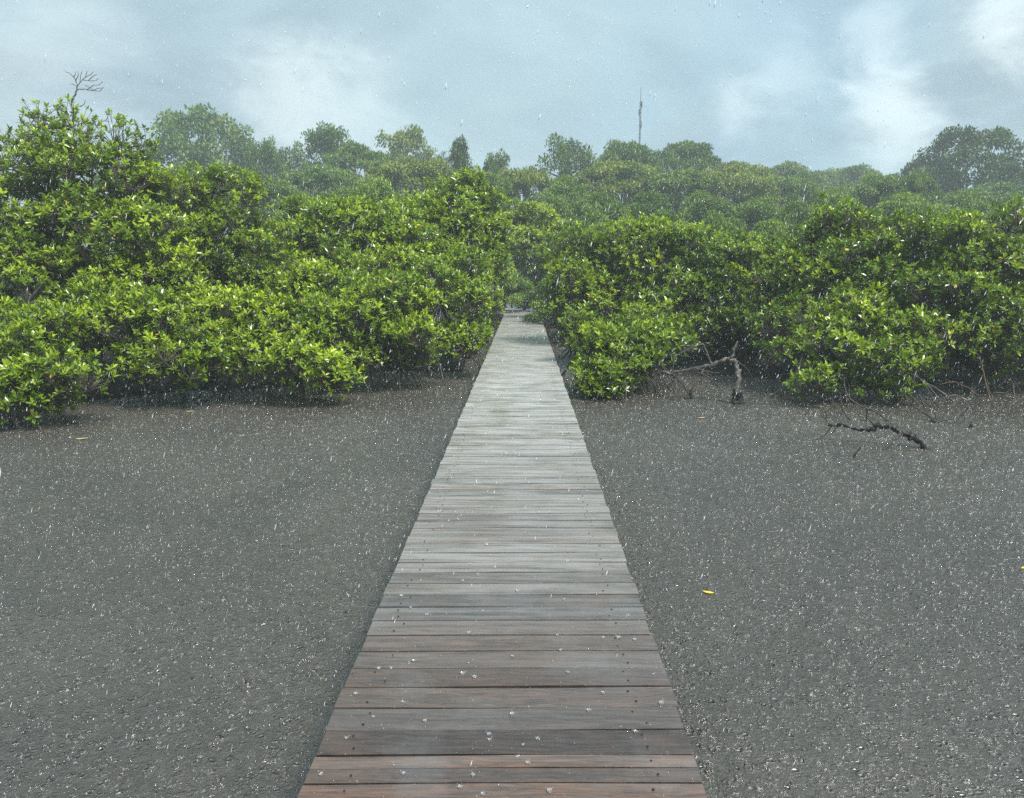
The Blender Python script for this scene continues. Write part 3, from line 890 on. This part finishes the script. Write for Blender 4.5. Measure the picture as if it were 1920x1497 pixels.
b = MB(); branch_px(b, [(1738, 846), (1728, 826), (1712, 819), (1698, 812), (1680, 806), (1665, 799), (1652, 796), (1640, 802), (1615, 806), (1590, 799), (1570, 797), (1553, 799)], Yd, .052, .015, Yd + .5)
local(b, t.location).obj('limb', M_black, t, True)
for tw in ([[(1690, 812), (1676, 826), (1664, 836), (1656, 844)], Yd + .1, .016, .009, Yd - .1], [[(1560, 799), (1552, 810), (1545, 818), (1530, 825)], Yd + .5, .008, .005],
           [[(1572, 799), (1566, 806), (1558, 815)], Yd + .5, .007, .004], [[(1556, 797), (1548, 786), (1538, 778)], Yd + .5, .005, .003], [[(1549, 786), (1549, 776), (1546, 770)], Yd + .5, .004, .002], [[(1640, 800), (1632, 790), (1626, 783)], Yd + .3, .012, .007]):
    b = MB(); branch_px(b, *tw); local(b, t.location).obj('twig', M_black, t, True)

p = on_water(1598, 858); t = empty('stick', p, 'short thin black stick poking up alone from the right water', 'stick')
b = MB(); branch_px(b, [(1598, 861), (1606, 848), (1618, 836)], p.y, .012, .007); local(b, p).obj('shaft', M_black, t, True)
p = on_water(1752, 793); t = empty('forked_branch', p, 'thin forked dark branch with pale tip rising beside the right shore', 'branch')
b = MB(); branch_px(b, [(1752, 795), (1762, 790), (1785, 785), (1808, 776), (1816, 762), (1823, 752)], p.y, .016, .008)
branch_px(b, [(1753, 794), (1757, 775), (1760, 765), (1775, 750)], p.y, .017, .009, p.y + .15)
branch_px(b, [(1752, 794), (1742, 780), (1720, 766), (1706, 752), (1694, 735)], p.y, .014, .006, p.y + .6)
local(b, p).obj('limb', M_black, t, True)
b = MB(); branch_px(b, [(1775, 750), (1785, 741), (1800, 744), (1812, 751), (1822, 748), (1826, 735)], p.y + .15, .013, .008, knob=.4)
local(b, p).obj('pale_tip', M_lichen, t, True)
p = on_water(1600, 792); t = empty('sunken_branch', p, 'dark curved twigs standing in the water left of the long black branch', 'branch')
b = MB(); branch_px(b, [(1602, 794), (1590, 784), (1580, 770), (1577, 752), (1574, 735)], p.y, .014, .008, p.y + .2)
branch_px(b, [(1580, 778), (1568, 768), (1560, 758), (1557, 752)], p.y, .008, .004)
local(b, p).obj('limb', M_black, t, True)
p = on_water(1665, 790); t = empty('sunken_branch', p, 'dark bent twig dipping to the water above the long black branch', 'branch')
b = MB(); branch_px(b, [(1666, 790), (1650, 778), (1632, 768), (1612, 762), (1590, 745), (1582, 720)], p.y, .012, .010, p.y + .5)
branch_px(b, [(1627, 766), (1625, 778), (1624, 792)], p.y, .014, .007)
local(b, p).obj('limb', M_black, t, True)
p = on_water(1508, 750); t = empty('sunken_branch', p, 'small forked twig carrying a leafy shoot at the front of the right shore', 'branch')
b = MB(); branch_px(b, [(1508, 752), (1512, 742), (1525, 736), (1550, 732), (1575, 728)], p.y, .012, .007, p.y + .3)
local(b, p).obj('limb', M_black, t, True)
p = on_water(1388, 757); t = empty('arched_trunk', p, 'thick pale lichen covered trunk arching out of the water at right', 'trunk')
b = MB(); branch_px(b, [(1388, 760), (1384, 742), (1378, 730)], p.y, .055, .06); branch_px(b, [(1378, 760), (1374, 745), (1380, 732)], p.y - .05, .03, .035)
local(b, p).obj('wet_foot', M_black, t, True)
b = MB(); branch_px(b, [(1380, 734), (1384, 712), (1384, 692), (1377, 677), (1364, 673), (1345, 681), (1320, 688), (1290, 694), (1262, 700), (1240, 698)], p.y, .050, .022, p.y + .6, sides=9)
branch_px(b, [(1370, 673), (1376, 658), (1383, 640)], p.y + .1, .026, .016)
branch_px(b, [(1334, 682), (1325, 662), (1318, 645)], p.y + .3, .020, .012)
branch_px(b, [(1262, 700), (1262, 670), (1290, 655), (1318, 645)], p.y + .7, .010, .012)
local(b, p).obj('limb', M_lichen, t, True)
for pts in ([(1330, 700), (1312, 715), (1298, 728), (1290, 742)], [(1310, 698), (1330, 708), (1345, 725)], [(1380, 676), (1400, 690), (1412, 712)], [(1250, 705), (1235, 715), (1225, 722)], [(1300, 690), (1340, 700), (1355, 698)]):
    b = MB(); branch_px(b, pts, p.y + .3, .010, .006)
    local(b, p).obj('side_root', M_root, t, True)
p = on_water(1297, 748); t = empty('stick', p, 'short upright black stump in the water below the grey root tangle', 'stick')
b = MB(); branch_px(b, [(1297, 750), (1295, 740), (1294, 732)], p.y, .02, .022); local(b, p).obj('shaft', M_black, t, True)
# leaning root stems at the far right
p = on_water(1860, 755); t = empty('aerial_root', p, 'reddish brown stilt roots leaning into the water near the right edge', 'root')
b = MB(); branch_px(b, [(1858, 757), (1850, 725), (1842, 690), (1835, 665)], p.y + .1, .012, .010, p.y + .5)
branch_px(b, [(1870, 757), (1855, 735), (1850, 712)], p.y, .009, .008); branch_px(b, [(1845, 752), (1820, 730), (1790, 715), (1760, 722)], p.y + .3, .010, .008)
branch_px(b, [(1915, 750), (1890, 738), (1862, 736)], p.y, .008, .007)
local(b, p).obj('stems', bark_material('red_root', (.07, .035, .022), (.14, .08, .05), (.2, .17, .14), 0), t, True)
# lower limbs visible through the right shore foliage
for (pts, Y, r0, r1, lb) in (
    ([(1705, 705), (1712, 670), (1722, 640), (1745, 615), (1760, 600)], 13.1, .045, .03, 'rough grey limb slanting up through the right shore leaves'),
    ([(1530, 700), (1515, 672), (1498, 655), (1482, 643)], 13.2, .028, .016, 'pale bent limb at the left side of the right shore clump'),
    ([(1225, 640), (1238, 600), (1250, 575), (1275, 560)], 16.0, .05, .03, 'grey lichened limb between the two right shore bushes')):
    p = at(*pts[0], Y); t = empty('dead_limb', p, lb, 'limb')
    b = MB(); branch_px(b, pts, Y, r0, r1, Y + .5, 8); local(b, p).obj('limb', M_lichen, t, True)

# bare dead branch above the tall mangrove: a part of that tree
def bare_branch(root):
    b = MB(); Y = 14.6
    def br(pts, r0, r1): branch_px(b, pts, Y, r0, r1, sides=5, knob=.15)
    br([(133, 200), (136, 186), (143, 172), (145, 162), (142, 150), (136, 142), (121, 132)], .016, .005)
    br([(134, 189), (140, 178), (146, 167), (158, 168), (172, 170), (188, 172), (194, 163)], .012, .004)
    br([(145, 162), (152, 153), (160, 145), (164, 132)], .009, .003); br([(155, 150), (168, 152), (180, 152), (184, 147)], .007, .003)
    br([(150, 156), (151, 142), (154, 133)], .006, .003); br([(160, 146), (170, 140), (175, 134)], .006, .003)
    br([(166, 151), (176, 142), (182, 140)], .005, .003); br([(164, 168), (176, 160), (185, 160), (193, 153)], .006, .003)
    br([(172, 170), (184, 166), (193, 165)], .005, .003); br([(142, 152), (147, 141), (146, 133)], .005, .003); br([(145, 162), (137, 158), (132, 158)], .006, .004)
    br([(160, 160), (168, 164), (174, 169)], .005, .003); br([(138, 146), (142, 139), (141, 134)], .004, .003)
    br([(180, 238), (186, 228), (198, 227), (204, 218)], .010, .004); br([(186, 228), (182, 222)], .006, .004); br([(198, 227), (206, 228)], .005, .003)
    br([(150, 200), (158, 196), (160, 188)], .009, .005)
    o = local(b, root.location).obj('bare_branch', M_twig, root, True)
    o['label'] = 'leafless grey dead branch forking above the crown'


bare_branch(tall)


def float_leaf(px, py, L, rz, m, label):
    p = on_water(px, py, .012)
    b = MB(); c, s = math.cos(rz), math.sin(rz)
    D = np.array([[c, s, 0]]); N = np.array([[.05, 0.02, 1.0]])
    T = LEAF8 * np.array((1, 1, -1))
    V = []
    for k, th in ((1, 0), (1, -.004)):
        for v in T:
            x, y_ = v[0] * L * .36, (v[1] - .5) * L
            V.append((x * s + y_ * c, -x * c + y_ * s, v[2] * L * .6 + th))
    q = np.vstack([LEAF8_Q, LEAF8_Q[:, ::-1] + 8]); tr = np.vstack([LEAF8_T, LEAF8_T[:, ::-1] + 8])
    ring = [0, 1, 4, 7, 6, 3]
    q = np.vstack([q, [(ring[i], ring[(i + 1) % 6], ring[(i + 1) % 6] + 8, ring[i] + 8) for i in range(6)]])
    b.add(V, q, tr)
    o = b.obj('fallen_leaf', m); o.location = p
    tag(o, label, 'leaf')


float_leaf(1328, 1110, .075, 2.9, M_yleaf, 'bright yellow leaf floating alone on the right water')
float_leaf(1919, 1064, .05, .5, M_yleaf, 'yellow leaf floating at the right edge of the photo')
float_leaf(153, 822, .16, .1, M_sleaf, 'pale straw coloured leaf floating at the far left')
float_leaf(356, 771, .13, 0, M_sleaf, 'pale leaf floating below the left shore bushes')
float_leaf(1315, 783, .12, .1, M_sleaf, 'pale leaf floating below the arched lichen trunk')
float_leaf(1447, 739, .13, .1, M_sleaf, 'pale leaf floating close to the right shore root tangle')
float_leaf(1612, 872, .05, .8, M_black, 'small dark leaf floating under the thin black stick')
p = on_water(1820, 803); t = empty('stump', p, 'tiny black stump tip sticking out of the right water', 'stump')
b = MB(); branch_px(b, [(1817, 806), (1820, 798), (1822, 793)], p.y, .03, .02); local(b, p).obj('tip', M_black, t, True)

# ------------------------------------------------------------------ mast
p = at(1202, 163, 92)
H = p.z
mast = empty('radio_mast', (p.x, 92, 0), 'thin grey lattice radio mast rising above the skyline trees', 'mast')
b = MB(); wd = .085
cs = [(wd * math.cos(a), wd * math.sin(a)) for a in (.3, 2.394, 4.488)]
for (x, y) in cs: tube(b, [(x, y, 0), (x, y, H * .93)], .028, 5)
z = 0; k = 0
while z < H * .92:
    for i in range(3):
        a, c2 = cs[i], cs[(i + 1) % 3]
        if k % 2: a, c2 = c2, a
        tube(b, [(a[0], a[1], z), (c2[0], c2[1], z + .45)], .014, 3)
    z += .45; k += 1
b.obj('lattice', M_mast, mast)
b = MB(); tube(b, [(0, 0, H * .92), (0, 0, H)], .03, 6); b.obj('antenna_rod', M_mast, mast)
for zf, dx in ((.90, .15), (.86, -.15), (.80, .14)):
    b = MB(); tube(b, [(dx, 0, H * zf), (dx, 0, H * zf + .7)], .05, 8); tube(b, [(0, 0, H * zf + .4), (dx, 0, H * zf + .4)], .02, 4); b.obj('antenna_panel', M_mast, mast)

# ------------------------------------------------------------------ rain: drops in the air, droplets thrown up, crowns on the boards
def drops_mesh(P, D, length, rad):
    """stretched octahedral drops"""
    n = len(P)
    U = norm(np.cross(D, np.array([.2, .9, .1]))); W = np.cross(D, U)
    V = np.zeros((n, 6, 3))
    V[:, 0] = P + D * length[:, None] / 2; V[:, 5] = P - D * length[:, None] / 2
    for k in range(4):
        a = k * math.pi / 2
        V[:, 1 + k] = P - D * length[:, None] * .15 + rad[:, None] * (math.cos(a) * U + math.sin(a) * W)
    t = np.array([(0, 1 + k, 1 + (k + 1) % 4) for k in range(4)] + [(5, 1 + (k + 1) % 4, 1 + k) for k in range(4)])
    return V.reshape(-1, 3), (np.arange(n)[:, None, None] * 6 + t[None]).reshape(-1, 3)


n = 70000
Yr = 2.2 + 26 * rs.uniform(0, 1, n) ** .6
u = rs.uniform(-.75, .75, n); P = np.zeros((n, 3)); P[:, 1] = Yr
P[:, 0] = u * (Yr + 2); P[:, 2] = rs.uniform(.05, 1, n) ** 1.9 * (CAM.z + .33 * Yr)
D = norm(np.stack([.30 + rs.normal(0, .05, n), rs.normal(0, .04, n), np.ones(n)], 1))
ln = rs.uniform(.010, .034, n); rd = rs.uniform(.0011, .0023, n)
ln[:2500] = rs.uniform(.035, .07, 2500)
b = MB(); v, t_ = drops_mesh(P, D, ln, rd); b.add(v, None, t_)
tag(b.obj('rain', M_rain, smooth=True), 'slanting rain falling over the water and in front of the mangroves', None, None, 'stuff')

# droplets bouncing off the water
n = 34000
Yr = 2.2 + 16 * rs.uniform(0, 1, n) ** .75
P = np.zeros((n, 3)); P[:, 1] = Yr; P[:, 0] = rs.uniform(-.78, .78, n) * (Yr + 1.2); P[:, 2] = np.abs(rs.normal(0, .018, n)) + .004
ok = ~((P[:, 0] > -.73) & (P[:, 0] < .61)); P = P[ok]; n = len(P)
D = norm(rs.normal(0, 1, (n, 3)) + np.array((0, 0, .8)))
sz = rs.uniform(.0012, .0030, n) * (1 + P[:, 1] * .06)
b = MB(); v, t_ = drops_mesh(P, D, sz * rs.uniform(2, 4, n), sz); b.add(v, None, t_)
tag(b.obj('splash_droplets', M_splash, smooth=True), 'tiny droplets bouncing off the rain beaten water', None, None, 'stuff')
n = 1500
P = np.stack([rs.uniform(-.70, .58, n), 1.6 + 9 * rs.uniform(0, 1, n) ** 1.1, DECK_Z + .004 + np.abs(rs.normal(0, .012, n))], 1)
sz = rs.uniform(.0008, .0020, n); D = norm(rs.normal(0, 1, (n, 3)) + np.array((0, 0, .8)))
b = MB(); v, t_ = drops_mesh(P, D, sz * rs.uniform(2, 4.5, n), sz); b.add(v, None, t_)
tag(b.obj('deck_droplets', M_splash, smooth=True), 'tiny droplets bouncing off the wet boards', None, None, 'stuff')


# the little craters the rain punches into the water: raised rims round a dimple
n = 34000
Yr = 2.3 + 12.5 * rs.uniform(0, 1, n) ** 1.05
P = np.zeros((n, 3)); P[:, 1] = Yr; P[:, 0] = rs.uniform(-.78, .78, n) * (Yr + 1.2)
ok = ~((P[:, 0] > -.74) & (P[:, 0] < .62)); P = P[ok]; n = len(P)
R0 = rs.uniform(.007, .019, n) * (1 + P[:, 1] * .03); hgt = R0 * rs.uniform(.18, .55, n)
K = 8; aa = np.arange(K) / K * 2 * np.pi
V = np.zeros((n, 3 * K + 1, 3)); el = rs.uniform(.6, 1, n); ro = rs.uniform(0, 3.14, n)
for j, (rr, zz) in enumerate(((1.25, -.25), (.72, 1.0), (.38, .15))):
    wob = rs.uniform(.75, 1.3, (n, K)); zw = rs.uniform(.35, 1.5, (n, K)) if j == 1 else np.ones((n, K))
    lx = np.cos(aa)[None] * R0[:, None] * rr * wob; ly = np.sin(aa)[None] * R0[:, None] * rr * wob * el[:, None]
    V[:, j * K:(j + 1) * K, 0] = P[:, None, 0] + lx * np.cos(ro)[:, None] - ly * np.sin(ro)[:, None]
    V[:, j * K:(j + 1) * K, 1] = P[:, None, 1] + lx * np.sin(ro)[:, None] + ly * np.cos(ro)[:, None]
    V[:, j * K:(j + 1) * K, 2] = zz * hgt[:, None] * zw
V[:, 3 * K] = P
q = np.array([(j * K + k, j * K + (k + 1) % K, (j + 1) * K + (k + 1) % K, (j + 1) * K + k) for j in range(2) for k in range(K)])
t_ = np.array([(2 * K + k, 2 * K + (k + 1) % K, 3 * K) for k in range(K)])
b0 = np.arange(n)[:, None, None] * (3 * K + 1)
b = MB(); b.add(V.reshape(-1, 3), (b0 + q[None]).reshape(-1, 4), (b0 + t_[None]).reshape(-1, 3))
tag(b.obj('rain_rings', M_water, smooth=True), 'small craters and rims punched into the water by the rain', None, None, 'stuff')


def splash_mesh(seed):
    r = np.random.RandomState(seed); b = MB(); ns = 14
    R0 = .0085; h = r.uniform(.006, .011)
    a = np.arange(ns) / ns * 2 * np.pi
    rings = []
    for f, rr, zz in ((0, 1.0, 0), (.5, 1.12, h * .6), (1, 1.45, h)):
        jag = (r.uniform(.5, 1.5, ns) if f == 1 else np.ones(ns))
        rings.append(np.stack([np.cos(a) * R0 * rr, np.sin(a) * R0 * rr, zz * jag], 1))
    inner = [g_ * np.array((.86, .86, 1)) + np.array((0, 0, .0004)) for g_ in rings]
    allr = rings + inner[::-1]
    V = np.concatenate(allr); q = []
    for i in range(len(allr) - 1):
        for k in range(ns): q.append((i * ns + k, i * ns + (k + 1) % ns, (i + 1) * ns + (k + 1) % ns, (i + 1) * ns + k))
    b.add(V, q)
    for k in range(r.randint(4, 8)):
        aa = r.uniform(0, 6.28); d1 = np.array((math.cos(aa), math.sin(aa), r.uniform(.6, 1.8))); d1 /= np.linalg.norm(d1)
        s = np.array((math.cos(aa) * R0 * 1.3, math.sin(aa) * R0 * 1.3, h * .8)); e = s + d1 * r.uniform(.008, .022)
        tube(b, [s, (s + e) / 2, e], [.0009, .0004, .0008], 4)
    return b.mesh('raindrop_splash', M_splash, True)


sm = [splash_mesh(i) for i in range(6)]
sp_px = [(757, 1451), (890, 1271), (990, 1432), (602, 1453), (887, 1455), (972, 1420), (667, 1302), (1131, 1300), (776, 1240), (879, 1188), (1131, 1197), (1045, 1192), (961, 1231), (917, 1378), (918, 1388),
         (1008, 1386), (981, 1398), (863, 1477), (797, 1353), (1104, 1333), (1192, 1373), (755, 1317), (710, 1255), (733, 1253), (867, 1265), (1160, 1196), (1190, 1200), (1051, 1220), (970, 1108), (1058, 1125), (770, 1140),
         (800, 1153), (753, 1118), (897, 1078), (868, 1090), (1064, 1053), (1040, 1026), (882, 1058), (913, 1022), (905, 1490), (1030, 1485), (700, 1345), (1240, 1320), (1225, 1265), (650, 1385), (985, 1000), (860, 975), (985, 950), (1030, 945), (940, 915), (960, 1340), (1065, 1262)]
for i, (px, py) in enumerate(sp_px):
    p = on_water(px, py, DECK_Z + .003)
    o = bpy.data.objects.new('raindrop_splash', sm[i % 6]); C.objects.link(o); o.location = p
    s = random.uniform(.4, .8); o.scale = (s, s, s * random.uniform(.8, 1.2)); o.rotation_euler = (0, 0, random.uniform(0, 6.28))
    tag(o, 'small clear crown of water where a raindrop hits the boardwalk', 'splash', 'raindrop splashes on the boardwalk')

# ------------------------------------------------------------------ rain mist
hz = MB()
x0, x1, y0, y1, z0, z1 = -150, 150, -25, 128, -1.0, 25.0
hz.add([(x0, y0, z0), (x1, y0, z0), (x1, y1, z0), (x0, y1, z0), (x0, y0, z1), (x1, y0, z1), (x1, y1, z1), (x0, y1, z1)],
       [(0, 3, 2, 1), (4, 5, 6, 7), (0, 1, 5, 4), (1, 2, 6, 5), (2, 3, 7, 6), (3, 0, 4, 7)])
m_, g_, o_ = mat('rain_mist')
pv = g_.n('ShaderNodeVolumePrincipled')
pv.inputs['Color'].default_value = (.80, .89, .90, 1); pv.inputs['Density'].default_value = .0026; pv.inputs['Anisotropy'].default_value = .2
g_.t.links.new(pv.outputs[0], o_.inputs['Volume'])
tag(hz.obj('haze', m_), 'pale rain mist filling the air', None, None, 'stuff')
